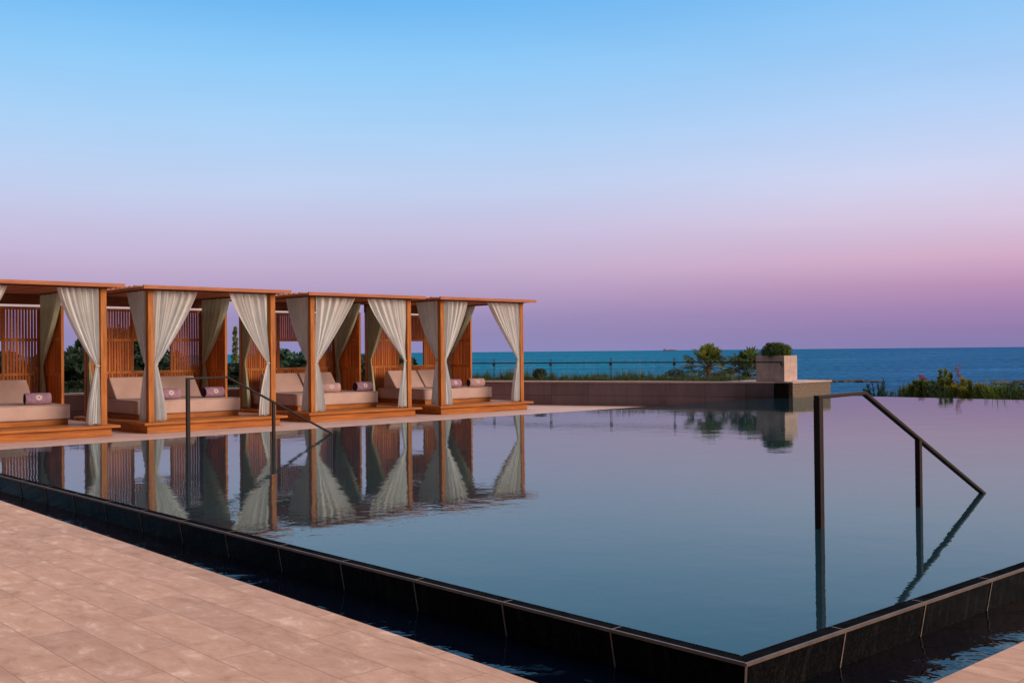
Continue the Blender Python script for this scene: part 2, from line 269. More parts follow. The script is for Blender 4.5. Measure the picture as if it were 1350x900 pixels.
# ------------------------------------------------------------------ mesh helpers
class MB:
    def __init__(s): s.v = []; s.f = []
    def add(s, vs, fs):
        o = len(s.v); s.v += [tuple(v) for v in vs]; s.f += [tuple(i+o for i in f) for f in fs]; return s
    def box(s, x0, x1, y0, y1, z0, z1):
        return s.add([(x0,y0,z0),(x1,y0,z0),(x1,y1,z0),(x0,y1,z0),(x0,y0,z1),(x1,y0,z1),(x1,y1,z1),(x0,y1,z1)],
                     [(0,3,2,1),(4,5,6,7),(0,1,5,4),(1,2,6,5),(2,3,7,6),(3,0,4,7)])
    def bar(s, a, b, w, h=None, up=(0,0,1)):
        a = Vector(a); b = Vector(b); d = (b-a).normalized(); h = h or w
        sd = d.cross(Vector(up))
        if sd.length < 1e-4: sd = d.cross(Vector((0,1,0)))
        sd.normalize(); u = sd.cross(d).normalized()
        vs = []
        for p in (a, b):
            for i, j in ((-1,-1),(1,-1),(1,1),(-1,1)): vs.append(p + sd*i*w/2 + u*j*h/2)
        return s.add(vs, [(0,1,2,3),(7,6,5,4),(0,4,5,1),(1,5,6,2),(2,6,7,3),(3,7,4,0)])
    def tube(s, pts, rad, n=10, cap=True):
        pts = [Vector(p) for p in pts]; rr = rad if isinstance(rad, (list, tuple)) else [rad]*len(pts)
        vs = []; fs = []
        for i, p in enumerate(pts):
            d = (pts[min(i+1, len(pts)-1)] - pts[max(i-1, 0)]).normalized()
            a = d.cross(Vector((0,0,1)))
            if a.length < .05: a = d.cross(Vector((0,1,0)))
            a.normalize(); b = d.cross(a).normalized()
            for k in range(n):
                t = 2*math.pi*k/n; vs.append(p + (a*math.cos(t) + b*math.sin(t))*rr[i])
        for i in range(len(pts)-1):
            for k in range(n): fs.append((i*n+k, i*n+(k+1)%n, (i+1)*n+(k+1)%n, (i+1)*n+k))
        if cap: fs.append(tuple(range(n))[::-1]); fs.append(tuple((len(pts)-1)*n+k for k in range(n)))
        return s.add(vs, fs)
    def prism(s, poly, z0, z1):
        n = len(poly)
        vs = [(x,y,z0) for x,y in poly] + [(x,y,z1) for x,y in poly]
        fs = [tuple(range(n))[::-1], tuple(range(n, 2*n))] + [(i, (i+1)%n, n+(i+1)%n, n+i) for i in range(n)]
        return s.add(vs, fs)
    def build(s, name, m, parent=None, bevel=0, smooth=False, seg=2):
        me = bpy.data.meshes.new(name); me.from_pydata(s.v, [], s.f); me.update()
        bm = bmesh.new(); bm.from_mesh(me); bmesh.ops.recalc_face_normals(bm, faces=bm.faces); bm.to_mesh(me); bm.free()
        if smooth:
            for p in me.polygons: p.use_smooth = True
        me.materials.append(m)
        o = bpy.data.objects.new(name, me); C.objects.link(o)
        if parent: o.parent = parent
        if bevel:
            b = o.modifiers.new('bevel', 'BEVEL'); b.width = bevel; b.segments = seg; b.limit_method = 'ANGLE'; b.angle_limit = R(40)
        return o
def tag(o, label=None, cat=None, group=None, kind=None):
    if label: o['label'] = label
    if cat: o['category'] = cat
    if group: o['group'] = group
    if kind: o['kind'] = kind
    return o
def empty(name, loc, rz, label, cat, group=None):
    o = bpy.data.objects.new(name, None); C.objects.link(o); o.location = loc; o.rotation_euler = (0, 0, rz); o.empty_display_size = .2
    return tag(o, label, cat, group)
def dup(root, name=None):
    r = root.copy(); C.objects.link(r)
    for ch in root.children:
        c = ch.copy(); C.objects.link(c); c.parent = r
        for g in ch.children:
            d = g.copy(); C.objects.link(d); d.parent = c
    return r

# ------------------------------------------------------------------ setting: ground, sea, terraces
CAM = Vector((-3.583, -2.565, 1.26))
PX, PY = 23.0, 12.84        # pool extent along the near edge and up the left edge
FR, FL = (22.1, 13.45), (0.0, 12.84)

def ground_z(x, y):
    s = x*.672 + y*.741
    z = -.7 - max(0, s-26)*.045
    return max(z, -7)
g = MB(); nx = 60
xs = [-120 + i*8 for i in range(36)]; ys = [-120 + i*8 for i in range(36)]
for y in ys:
    for x in xs:
        g.v.append((x, y, ground_z(x, y) + (random.uniform(-.05, .05) if x*.672+y*.741 > 40 else 0)))
for j in range(35):
    for i in range(35):
        a = j*36+i; g.f.append((a, a+1, a+37, a+36))
tag(g.build('ground', M['soil'], smooth=True), kind='structure')
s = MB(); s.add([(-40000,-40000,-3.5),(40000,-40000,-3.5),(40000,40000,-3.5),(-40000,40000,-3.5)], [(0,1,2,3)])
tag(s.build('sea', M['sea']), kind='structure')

DZ = -.155
DF = -.29
# near paving, an L around the two near sides of the pool
d = MB()
d.prism([(-.441, .736), (-.470, -.400), (24, -.375), (24, -14), (-14, -14), (-14, 13.2), (-.16, 13.2), (-.262, 8.55), (-.374, 3.15)], DZ-.12, DZ)
tag(d.build('pool_deck', M['paving']), kind='structure')
d = MB(); d.prism([(-14, 13.62), (17.9, 14.47), (19.7, 14.5), (19.6, 15.6), (18.5, 18.2), (17.4, 20.9), (16.85, 22.15), (-14, 22.15)], DF-.12, DF)
tag(d.build('cabana_terrace', M['terrace']), kind='structure')
w = MB(); w.prism([(-.60, -.6), (24, -.6), (24, .04), (.04, .04), (.04, 12.8), (-.5, 12.8)], -.184, -.180)
tag(w.build('gutter_water', M['gutter']), kind='structure')
w = MB(); w.prism([(-.02, 12.95), (19.9, 13.5), (19.9, 14.5), (-14, 13.64), (-14, 12.95)], -.33, -.325)
tag(w.build('catch_channel', M['black']), kind='structure')

# ------------------------------------------------------------------ pool: walls, rim, basin, water
pool = empty('swimming_pool', (0, 0, 0), 0, 'raised infinity pool with glossy black tiled sides and dark teal basin', 'swimming pool')
RIM = .075
OUT = [(0, 0), (PX, 0), FR, FL]
def inset(pts, d):
    c = Vector((sum(p[0] for p in pts)/4, sum(p[1] for p in pts)/4)); res = []
    n = len(pts)
    for i in range(n):
        p0 = Vector(pts[i-1]); p1 = Vector(pts[i]); p2 = Vector(pts[(i+1) % n])
        e1 = (p1-p0).normalized(); e2 = (p2-p1).normalized()
        n1 = Vector((-e1.y, e1.x)); n2 = Vector((-e2.y, e2.x))
        k = (n1+n2).normalized(); res.append(tuple(p1 + k*d/max(.2, k.dot(n1))))
    return res
INN = inset(OUT, RIM)
for i in range(4):
    j = (i+1) % 4
    B0 = inset(OUT, .052) if i in (0, 3) else OUT     # the near sides lean inwards towards the foot
    q = MB(); vs = [(*OUT[i], -.005), (*OUT[j], -.005), (*INN[j], -.005), (*INN[i], -.005), (*B0[i], -.29), (*B0[j], -.29), (*INN[j], -1.35), (*INN[i], -1.35), (*B0[i], -1.35), (*B0[j], -1.35)]
    q.add(vs, [(4,5,1,0), (8,9,5,4), (1,5,9,6,2), (0,3,7,8,4), (2,6,7,3), (6,9,8,7)])
    q.build('pool_wall', M['black'], pool)
    MB().prism([OUT[i], OUT[j], INN[j], INN[i]], -.0048, -.0035).build('wet_rim', M['rim'], pool)
# pale corner-protection strip along the outer top edge
tr = MB(); O2 = inset(OUT, -.003); I2 = inset(OUT, .008)
for i in (0, 3, 1):
    j = (i+1) % 4
    tr.prism([O2[i], O2[j], I2[j], I2[i]], -.016, -.0015)
tr.build('edge_strip', M['trim'], pool)
# joints between the black slabs
LEAN = .052/.285
def joint(x, y, dx, dy):
    q = MB(); h = .0035
    # lies on the leaning face, 2 mm proud
    if dx:   # near side, face along x
        q.add([(x-h, -.002, -.018), (x+h, -.002, -.018), (x+h, -.002+LEAN*.25, -.268), (x-h, -.002+LEAN*.25, -.268), (x-h, .004, -.018), (x+h, .004, -.018), (x+h, .004+LEAN*.25, -.268), (x-h, .004+LEAN*.25, -.268)],
              [(0,3,2,1),(4,5,6,7),(0,1,5,4),(1,2,6,5),(2,3,7,6),(3,0,4,7)])
        q.box(x-.003, x+.003, .012, RIM, -.006, -.0030)
    else:
        q.add([(-.002, y-h, -.018), (-.002, y+h, -.018), (-.002+LEAN*.25, y+h, -.268), (-.002+LEAN*.25, y-h, -.268), (.004, y-h, -.018), (.004, y+h, -.018), (.004+LEAN*.25, y+h, -.268), (.004+LEAN*.25, y-h, -.268)],
              [(0,3,2,1),(4,5,6,7),(0,1,5,4),(1,2,6,5),(2,3,7,6),(3,0,4,7)])
        q.box(.012, RIM, y-.003, y+.003, -.006, -.0030)
    q.build('tile_joint', M['grout'], pool)
for k in range(1, 18): joint(0, k*.7405, 0, 1)
for k in range(1, 30): joint(k*.7515, 0, 1, 0)
q = MB(); q.bar((.001, .001, -.0012), (.050, .050, -.27), .009, .009); q.build('corner_strip', M['grout'], pool)
fl = MB(); fl.add([(p[0], p[1], -1.25) for p in INN], [(0,1,2,3)])
I3 = inset(OUT, RIM+.003)
for i in range(4):
    j = (i+1) % 4
    fl.add([(*I3[i], -1.249), (*I3[j], -1.249), (*I3[j], -.02), (*I3[i], -.02)], [(0,1,2,3)])
fl.build('basin', M['basin'], pool)
ln = MB(); ln.box(I3[0][0]+.001, I3[0][0]+.02, I3[0][1]+.001, I3[0][1]+.02, -1.24, -.02)
ln.bar((I3[0][0]+.01, I3[0][1]+.01, -.012), (I3[0][0]+1.1, I3[0][1]+1.25, -.5), .012, .012)
ln.build('corner_seam', M['basin_line'], pool)
wt = MB(); W0 = inset(OUT, RIM-.002); wt.add([(p[0], p[1], 0) for p in W0], [(0,1,2,3)])
tag(wt.build('pool_water', M['pool']), kind='structure')

# ------------------------------------------------------------------ handrails
def handrail(x0, y0, length, label):
    t = empty('handrail', (x0, y0, 0), 0, label, 'handrail', 'pool handrails')
    H = .93; kn = .62; k = length
    m = MB()
    w_ = .05
    m.bar((-w_/2, 0, H-.01), (kn, 0, H), .045, .026)
    m.bar((kn-.008, 0, H), (k+.0, 0, -.012), .045, .026)
    m.build('rail', M['metal'], t, bevel=.004)
    MB().bar((0, 0, -1.24), (0, 0, H-.023), .05, .05, up=(0,1,0)).build('post', M['metal'], t, bevel=.004)
    px = kn + (k-kn)*.415; pz = H*(1-.415)
    MB().bar((px, 0, -1.24), (px, 0, pz-.008), .042, .042, up=(0,1,0)).build('post', M['metal'], t, bevel=.003)
    return t
handrail(3.05, 1.55, 2.60, 'black metal handrail nearest the camera, standing in open water')
handrail(3.2, 11.8, 2.42, 'slim dark handrail at the far edge in front of the second cabana')

# ------------------------------------------------------------------ cabanas
PW, PD = 3.0, 3.35
RH = 2.93          # roof top above terrace
def make_cabana(label):
    t = empty('cabana', (0, 0, 0), 0, label, 'cabana', 'timber cabanas along the pool')
    # base and platform boards
    b = MB(); b.box(.0, PW, 0, .03, 0, .165); b.box(0, .03, .03, PD, 0, .165); b.box(PW-.03, PW, .03, PD, 0, .165); b.box(.03, PW-.03, PD-.03, PD, 0, .165)
    b.build('platform_skirt', M['wood_x'], t, bevel=.004)
    b = MB(); n = 24; yy = -.11
    while yy < PD+.05:
        b.box(-.10, PW+.13, yy, yy+.133, .167, .215); yy += .138
    b.build('platform', M['wood_x'], t, bevel=.004)
    p = .115
    for (x, y) in ((.06, .06), (PW-.06-p, .06), (.06, PD-.06-p), (PW-.06-p, PD-.06-p)):
        MB().box(x, x+p, y, y+p, .216, 2.84).build('post', M['wood_z'], t, bevel=.004)
    # roof: ring beams, joists, then a layer of slats that overhangs
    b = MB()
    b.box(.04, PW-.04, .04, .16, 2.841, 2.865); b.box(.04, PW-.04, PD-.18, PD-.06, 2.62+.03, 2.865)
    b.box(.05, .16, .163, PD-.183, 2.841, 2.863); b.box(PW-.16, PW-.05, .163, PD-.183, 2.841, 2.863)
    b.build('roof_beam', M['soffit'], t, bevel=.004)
    r = MB(); x = -.16; i = 0
    while x < PW+.15:
        r.box(x, x+.085, -.14, PD+.12, 2.867, 2.895+.003*(i % 2)); x += .0875; i += 1
    r.box(-.14, PW+.20, -.19, -.143, 2.858, RH)
    yy = .1
    while yy < PD+.1:
        r.box(-.2, PW+.2, yy, yy+.055, 2.90, 2.93); yy += .22
    r.build('roof', M['roofwood'], t, bevel=.003)
    # back screen: frame + slats, with an open window
    f = MB(); yb = PD-.15; fy0, fy1 = yb, yb+.05
    xl, xr = .18, PW-.18
    wx0, wx1 = xl+.98, xl+1.86
    zb, z1, z2, zt = .22, 1.20, 1.87, 2.60
    for (a, c) in ((zb, zb+.06), (z1-.06, z1), (z2, z2+.06), (zt-.06, zt)): f.box(xl, xr, fy0, fy1, a, c)
    for x in (xl-.003, wx0-.05, wx1, xr-.047): f.box(x, x+.05, fy0-.003, fy1+.003, zb+.003, zt-.003)
    fr = f.build('back_screen', M['wood_z'], t, bevel=.003)
    s = MB(); x = xl+.03
    while x < xr-.04:
        inwin = wx0-.06 < x < wx1+.03
        for (a, c, wn_) in ((zb+.06, z1-.06, False), (z1, z2, True), (z2+.06, zt-.06, False)):
            if wn_ and inwin: continue
            s.box(x, x+.044, fy0+.008, fy0+.03, a, c)
        x += .062
    s.build('slats', M['slat'], fr)
    # right side screen, rear half
    f = MB(); x0 = PW-.15; y0, y1 = 2.12, PD-.18
    for (a, c) in ((zb, zb+.06), (z1-.06, z1), (z2, z2+.06), (zt-.06, zt)): f.box(x0, x0+.05, y0, y1, a, c)
    for y in (y0-.003, y1-.047): f.box(x0-.003, x0+.053, y, y+.05, zb+.003, zt-.003)
    fr = f.build('side_screen', M['wood_z'], t, bevel=.003)
    s = MB(); y = y0+.04
    while y < y1-.05:
        for (a, c) in ((zb+.06, z1-.06), (z1, z2), (z2+.06, zt-.06)): s.box(x0+.012, x0+.034, y, y+.042, a, c)
        y += .062
    s.build('slats', M['slat'], fr)
    MB().box(xl, xr, yb-.03, yb-.004, 2.607, 2.645).build('glow_strip', M['white'], t)  # pale strip over the back screen, with added glow of its own
    return t
LBL = ['first cabana from the left, cut off by the photo edge',
       'second cabana from the left, seen behind the far pool handrail',
       'third cabana from the left, between two other cabanas',
       'rightmost cabana, beside open terrace with the sea behind it']
POS = [(1.50, 17.78), (5.24, 17.93), (9.20, 18.32), (12.93, 18.30)]
ROT = R(1.3)
def place(o, i): o.location = (POS[i][0], POS[i][1], DF); o.rotation_euler = (0, 0, ROT)
cab0 = make_cabana(LBL[0]); place(cab0, 0)
for i in (1, 2, 3):
    c = dup(cab0); place(c, i); c['label'] = LBL[i]
def loc(i, x, y, z=0):
    p = Matrix.Rotation(ROT, 3, 'Z') @ Vector((x, y, z)); return (POS[i][0]+p.x, POS[i][1]+p.y, DF+z)

# ------------------------------------------------------------------ curtains
def curtain_mesh(w, seed, m, wb=.27, w_tie=.07, lean=0):
    """hangs from x=0 (at the post) out to x=w, gathered by a tie; folds in local y"""
    rnd = random.Random(seed); nx_, nz_ = 110, 56
    zt, zb_ = 2.835, .225; tt = .565+0
    phs = [rnd.uniform(0, 6.28) for _ in range(5)]
    nf = rnd.uniform(4.6, 7.4); pw = rnd.uniform(1.05, 1.4); tt_ = rnd.uniform(-.02, .02); ka = rnd.uniform(.8, 1.25)
    b = MB()
    for j in range(nz_+1):
        t = j/nz_; z = zt + (zb_-zt)*t
        if t < tt:
            q = t/tt; F = w_tie + (w-w_tie)*(1-q**pw); amp = ka*.044*(1-q)**.4 + .011
        else:
            q = (t-tt)/(1-tt); e = 1-(1-q)**1.6; F = w_tie + (wb-w_tie)*e; amp = .014 + .030*e
        near = .012 + .012*math.sin(3*t+phs[0])
        sag = 0
        for i in range(nx_+1):
            s_ = i/nx_
            u_ = s_ + .028*math.sin(6*s_+phs[1]) + .012*math.sin(15*s_+phs[4])
            x = near + (F-near)*u_ + .010*math.sin(5*t+9*s_+phs[2])*min(1, t*3)
            y = amp*(math.sin(2*math.pi*nf*u_+phs[3]) + .35*math.sin(2*math.pi*nf*2.1*u_+phs[4]+1.5*t))
            y *= .75+.45*math.sin(7*u_+phs[0])**2
            zz = z
            x += .012*math.sin(23*s_+phs[0]+4*t)*math.sin(math.pi*t)
            if t < tt: zz = z - .05*math.sin(math.pi*t/tt)*s_*(1-s_)
            if j == nz_: zz = z + .012*math.sin(11*s_+phs[2]) + .012
            b.v.append((x, y + lean*t, zz))
    for j in range(nz_):
        for i in range(nx_):
            a = j*(nx_+1)+i; b.f.append((a, a+1, a+nx_+2, a+nx_+1))
    return b
def tie_mesh():
    b = MB(); z = 2.835 + (.225-2.835)*.565; n = 20
    for j, dz in enumerate((-.014, -.005, .005, .014)):
        for k in range(n):
            a = 2*math.pi*k/n; b.v.append((.045 + .05*math.cos(a), .032*math.sin(a), z+dz + .012*math.cos(a)))
    for j in range(3):
        for k in range(n): b.f.append((j*n+k, j*n+(k+1) % n, (j+1)*n+(k+1) % n, (j+1)*n+k))
    return b
ORD = ['first', 'second', 'third', 'last']
def add_curtain(i, where, x, y, rz, w, seed, m, cat_label, mirror=False):
    t = empty('curtain', (0,0,0), 0, cat_label, 'curtain', 'tied back cabana curtains')
    t.location = loc(i, x, y); t.rotation_euler = (0, 0, ROT + rz)
    a = curtain_mesh(w, seed, m); b = tie_mesh()
    if mirror:
        for q in (a, b): q.v = [(-v[0], v[1], v[2]) for v in q.v]
    a.build('cloth', m, t, smooth=True); b.build('tieback', M['tie'], t, smooth=True)
CN = ['left-edge cabana', 'second cabana', 'third cabana', 'rightmost cabana']
CW = [(.95, .80), (.93, .95), (1.12, 1.20), (.82, 1.12)]
for i in range(4):
    add_curtain(i, 'fl', .185, .10, 0, CW[i][0], 11+i, M['curtain'], f'pale linen curtain, front left post of the {CN[i]}, opening rightwards')
    add_curtain(i, 'fr', PW-.185, .10, 0, CW[i][1], 21+i, M['curtain'], f'pale linen curtain, front right post of the {CN[i]}, opening leftwards', mirror=True)
    add_curtain(i, 'sl', .10, .19, R(90), .84, 31+i, M['curtain'], f'pale side curtain just behind the front left post, {CN[i]}')
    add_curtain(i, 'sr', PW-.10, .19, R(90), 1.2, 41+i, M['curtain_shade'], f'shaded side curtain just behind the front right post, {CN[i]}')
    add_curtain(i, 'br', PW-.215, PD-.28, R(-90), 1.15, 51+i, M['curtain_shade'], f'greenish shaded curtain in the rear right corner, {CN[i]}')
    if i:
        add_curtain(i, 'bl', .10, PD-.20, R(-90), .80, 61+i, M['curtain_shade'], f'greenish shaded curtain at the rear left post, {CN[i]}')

# ------------------------------------------------------------------ daybeds
def pillow_box(x0, x1, y0, y1, z0, z1, puff=.015, n=10):
    b = MB()
    def P(u, v, w_):
        x = x0+(x1-x0)*u; y = y0+(y1-y0)*v; z = z0+(z1-z0)*w_
        f = (1-(2*u-1)**6)*(1-(2*v-1)**6)
        return (x, y - (puff*.6*(1-(2*u-1)**4) if v == 0 and 0 < w_ < 1 else 0), z + (puff*f if w_ == 1 else 0))
    return b, P
def cushion(x0, x1, y0, y1, z0, z1, name, parent, m=None, shear=0, rad=.022, seed=0):
    """soft box: subdivided, rounded, slightly crowned and creased"""
    rnd = random.Random(seed); bm = bmesh.new(); bmesh.ops.create_cube(bm, size=1)
    bmesh.ops.subdivide_edges(bm, edges=bm.edges, cuts=9, use_grid_fill=True)
    sx, sy, sz = x1-x0, y1-y0, z1-z0; p1, p2 = rnd.uniform(0, 6), rnd.uniform(0, 6)
    for v in bm.verts:
        u, w_, h = v.co
        P = Vector((u*sx, w_*sy, h*sz))
        # rounded corners
        q = Vector((max(-sx/2+rad, min(sx/2-rad, P.x)), max(-sy/2+rad, min(sy/2-rad, P.y)), max(-sz/2+rad, min(sz/2-rad, P.z))))
        d_ = P-q
        if d_.length > rad: P = q + d_.normalized()*rad
        if h > .49: P.z += .012*math.cos(math.pi*u)*math.cos(math.pi*w_) + .003*math.sin(P.x*9+p1)*math.sin(P.y*7+p2)
        if w_ < -.49: P.y -= .008*math.cos(math.pi*u) + .002*math.sin(P.x*13+p2)
        P.y += shear*(P.z/sz+.5)
        v.co = P + Vector(((x0+x1)/2, (y0+y1)/2, (z0+z1)/2))
    me = bpy.data.meshes.new(name); bm.to_mesh(me); bm.free()
    for p in me.polygons: p.use_smooth = True
    me.materials.append(m or M['cushion']); o = bpy.data.objects.new(name, me); C.objects.link(o); o.parent = parent
    return o
def make_daybed(label):
    t = empty('daybed', (0,0,0), 0, label, 'daybed', 'daybeds inside the cabanas')
    MB().box(.03, 2.30, .03, 2.05, 0, .095).build('base', M['wood_x'], t, bevel=.004)
    cushion(0, 2.33, 0, 2.08, .097, .39, 'mattress', t, seed=1)
    pp = MB()
    for z in (.115, .372):
        pp.tube([(.03, .0, z), (2.30, .0, z)], .006, 6); pp.tube([(2.331, .03, z), (2.331, 2.05, z)], .006, 6); pp.tube([(-.001, .03, z), (-.001, 2.05, z)], .006, 6)
    pp.build('piping', M['piping'], t)
    for k, x in enumerate((.12, 1.14)):
        b = MB(); x0, x1 = x, x+.97
        # wedge bolster, leaning back
        prof = [(1.36, .392), (1.92, .392), (1.86, .84), (1.74, .85)]
        n = 12; vs = []; fs = []
        for i in range(n+1):
            u = i/n; e = .012*(1-(2*u-1)**4)
            for (y, z) in prof: vs.append((x0+(x1-x0)*u, y - (e if y < 1.8 else -e), z + (e*.5 if z > .5 else 0)))
        for i in range(n):
            for q in range(4): fs.append((i*4+q, i*4+(q+1) % 4, (i+1)*4+(q+1) % 4, (i+1)*4+q))
        fs.append((0,1,2,3)); fs.append((n*4+3, n*4+2, n*4+1, n*4))
        b.add(vs, fs); b.build('backrest', M['cushion'], t, bevel=.022, smooth=False, seg=3)
    return t
bed0 = make_daybed('first')
BL = ['taupe daybed cut off at the left photo edge', 'taupe daybed of the second cabana, with two towel rolls behind the far handrail',
      'taupe daybed in the third cabana, a pale and a purple towel roll on it', 'taupe daybed in the rightmost cabana, nearest the sea']
for i in range(4):
    b = bed0 if i == 0 else dup(bed0)
    b.location = loc(i, .24, .93, .217); b.rotation_euler = (0, 0, ROT); b['label'] = BL[i]

# ------------------------------------------------------------------ rolled towels
def make_towel(label):
    t = empty('rolled_towel', (0,0,0), 0, label, 'towel', 'rolled towels on the daybeds')
    r = .118; Lh = .235; n = 36
    b = MB(); rings = [(-Lh, r*.90), (-Lh+.012, r*.98), (-.1, r), (.02, r*1.015), (.14, r), (Lh-.012, r*.98), (Lh, r*.90)]
    for x, rr in rings:
        for k in range(n):
            a = 2*math.pi*k/n; q = rr*(1+.012*math.sin(3*a+x*9)); b.v.append((x, q*math.cos(a), r*.96 + q*.96*math.sin(a)))
    for i in range(len(rings)-1):
        for k in range(n): b.f.append((i*n+k, i*n+(k+1) % n, (i+1)*n+(k+1) % n, (i+1)*n+k))
    b.build('roll', M['towel'], t, smooth=True)
    # spiral ends
    for sgn in (-1, 1):
        e = MB(); pts = []
        for k in range(90):
            a = k*.21; rr = .006 + (r*.86)*k/90; pts.append((sgn*(Lh-.004), rr*math.cos(a), r*.96+rr*.96*math.sin(a)))
        e.tube(pts, .0055, 5)
        e.add([(sgn*(Lh-.008), .89*r*math.cos(2*math.pi*k/n), r*.96+.86*r*math.sin(2*math.pi*k/n)) for k in range(n)], [tuple(range(n))])
        e.build('rolled_end', M['towel_in'], t)
    # loose outer flap edge
    # woven emblem: a ring of small petals around an open centre, curved onto the roll
    e = MB()
    def on(px, py):  # emblem plane -> roll surface, facing front and slightly up
        a = math.pi + R(14) + py/(r*1.02) ; q = r*1.05
        return (px, q*math.cos(a), r*.96 + q*.96*-math.sin(a))
    for k in range(10):
        a = 2*math.pi*k/10; cx, cy = .046*math.cos(a), .046*math.sin(a)
        vs = [on(cx+.017*math.cos(a)*math.cos(q)-.011*math.sin(a)*math.sin(q), cy+.017*math.sin(a)*math.cos(q)+.011*math.cos(a)*math.sin(q)) for q in [2*math.pi*z/8 for z in range(8)]]
        e.add(vs, [tuple(range(8))])
    m_ = 24
    vs = [on(rr*math.cos(2*math.pi*k/m_), rr*math.sin(2*math.pi*k/m_)) for rr in (.022, .034) for k in range(m_)]
    e.add(vs, [(k, (k+1) % m_, m_+(k+1) % m_, m_+k) for k in range(m_)])
    e.build('emblem', M['emblem'], t)
    return t
tw0 = make_towel('x')
TW = [(0, 3.48, 18.92, -4, 'purple rolled towel with white emblem on the left-edge daybed'),
      (1, 6.22, 19.10, 2, 'left purple rolled towel on the daybed of the second cabana'),
      (1, 7.28, 19.20, 7, 'right purple rolled towel on the second cabana daybed, near the dark handrail'),
      (2, 10.42, 19.42, -12, 'pale pink rolled towel on the third cabana daybed, beside the front left curtain'),
      (2, 11.42, 19.50, 3, 'purple rolled towel near the bare right end of the third cabana daybed'),
      (3, 14.12, 19.30, 5, 'purple rolled towel on the rightmost daybed, beside the front left curtain'),
      (3, 15.0, 19.40, -8, 'pale pink rolled towel on the rightmost daybed, nearest the sea')]
for k, (i, x, y, rz, lab) in enumerate(TW):
    t = tw0 if k == 0 else dup(tw0)
    t.location = (x, y, DF+.217+.399); t.rotation_euler = (0, 0, R(rz)); t['label'] = lab
    if k in (3, 6):
        for ch in t.children:
            if ch.name.startswith('roll') and not ch.name.startswith('rolled'):
                ch.data = ch.data.copy(); ch.data.materials[0] = M['towel_pale']

# ------------------------------------------------------------------ low wall, corner block, planter
WT = .41
wall = empty('boundary_wall', (0, 0, 0), 0, 'low rendered garden wall in mauve grey behind the cabanas and pool', 'wall')
front = [(-14, 22.1), (16.75, 22.2), (17.75, 19.9), (19.0, 17.0), (20.13, 13.45)]
back = [(20.36, 13.62), (19.27, 17.12), (18.02, 20.05), (16.95, 22.5), (-14, 22.4)]
MB().prism(front+back, -.9, WT-.05).build('wall_body', M['plaster'], wall)
fr2 = [(-14, 22.07), (16.73, 22.17), (17.72, 19.88), (18.97, 16.98), (20.13, 13.43)]
bk2 = [(20.38, 13.62), (19.30, 17.13), (18.05, 20.07), (16.98, 22.53), (-14, 22.43)]
MB().prism(fr2+bk2, WT-.049, WT-.008).build('wall_cap', M['cap'], wall, bevel=.004)
blk = empty('corner_block', (20.14, 13.0, 0), 0, 'low speckled stone block in the water at the far corner under the planter', 'stone block')
MB().box(.17, 1.98, 0, 2.0, -1.0, WT-.04).build('block_body', M['granite'], blk, bevel=.006)
MB().box(.13, 2.01, -.03, 2.03, WT-.039, WT).build('block_cap', M['cap'], blk, bevel=.005)
MB().box(0, .168, .01, .4, -1.0, WT-.041).build('black_tile_end', M['black'], blk, bevel=.003)
pl = empty('planter', (20.36, 13.28, WT), 0, 'square pale stone planter on the corner block, holding a clipped bush', 'planter')
b = MB(); b.box(0, .60, 0, .035, .002, .68); b.box(0, .035, .035, .88, .002, .68); b.box(.565, .60, .035, .88, .002, .68); b.box(.035, .565, .845, .88, .002, .68)
b.build('planter_body', M['planter'], pl, bevel=.006)
MB().box(.036, .564, .036, .844, .002, .63).build('soil', M['soil'], pl)

# ------------------------------------------------------------------ foliage
def leaves(b, c, rad, n, size, rnd, shell=.55, zmin=None, up=.3, clump=None):
    cl = None
    if clump:
        cl = []
        for _ in range(clump):
            d = Vector((rnd.gauss(0,1), rnd.gauss(0,1), rnd.gauss(0,1)+.2)).normalized()
            cl.append((d*rnd.uniform(.45, .92), rnd.uniform(.16, .34)))
    for _ in range(n):
        if cl:
            q, s_ = rnd.choice(cl); d = q + Vector((rnd.gauss(0,1), rnd.gauss(0,1), rnd.gauss(0,1)))*s_*.5
            if d.length > 1.04: d = d.normalized()*rnd.uniform(.92, 1.06)
        else:
            d = Vector((rnd.gauss(0,1), rnd.gauss(0,1), rnd.gauss(0,1))).normalized()*(shell+(1-shell)*rnd.random()**.6)*rnd.uniform(.9, 1.06)
        p = Vector((c[0]+d.x*rad[0], c[1]+d.y*rad[1], c[2]+d.z*rad[2]))
        if zmin is not None and p.z < zmin: p.z = zmin + rnd.random()*.1
        n_ = (d.normalized()*.7 + Vector((rnd.uniform(-1,1), rnd.uniform(-1,1), rnd.uniform(-1,1)+up))).normalized()
        a = n_.cross(Vector((rnd.uniform(-1,1), rnd.uniform(-1,1), rnd.uniform(-1,1)))).normalized(); bb = n_.cross(a)
        s1 = size*rnd.uniform(.6, 1.3); s2 = s1*.42
        b.add([p-a*s1, p-bb*s2, p+a*s1, p+bb*s2], [(0,1,2,3)])
def box_bush():
    rnd = random.Random(3); t = empty('clipped_bush', (20.66, 13.72, WT+.63), 0, 'round clipped green bush growing in the pale stone planter', 'bush')
    b = MB(); leaves(b, (0, 0, .12), (.36, .44, .27), 4200, .028, rnd, shell=.7, zmin=-.02); leaves(b, (.03, 0, .16), (.37, .44, .28), 1800, .03, rnd, clump=26, zmin=0)
    b.build('foliage', M['leaf_box'], t)
    k = MB()
    for _ in range(14):
        a = rnd.uniform(0, 6.28); k.tube([(0,0,-.03), (.12*math.cos(a), .15*math.sin(a), .1), (.28*math.cos(a), .34*math.sin(a), rnd.uniform(.15, .3))], [.012, .008, .004], 5)
    k.build('stem', M['bark'], t)
box_bush()
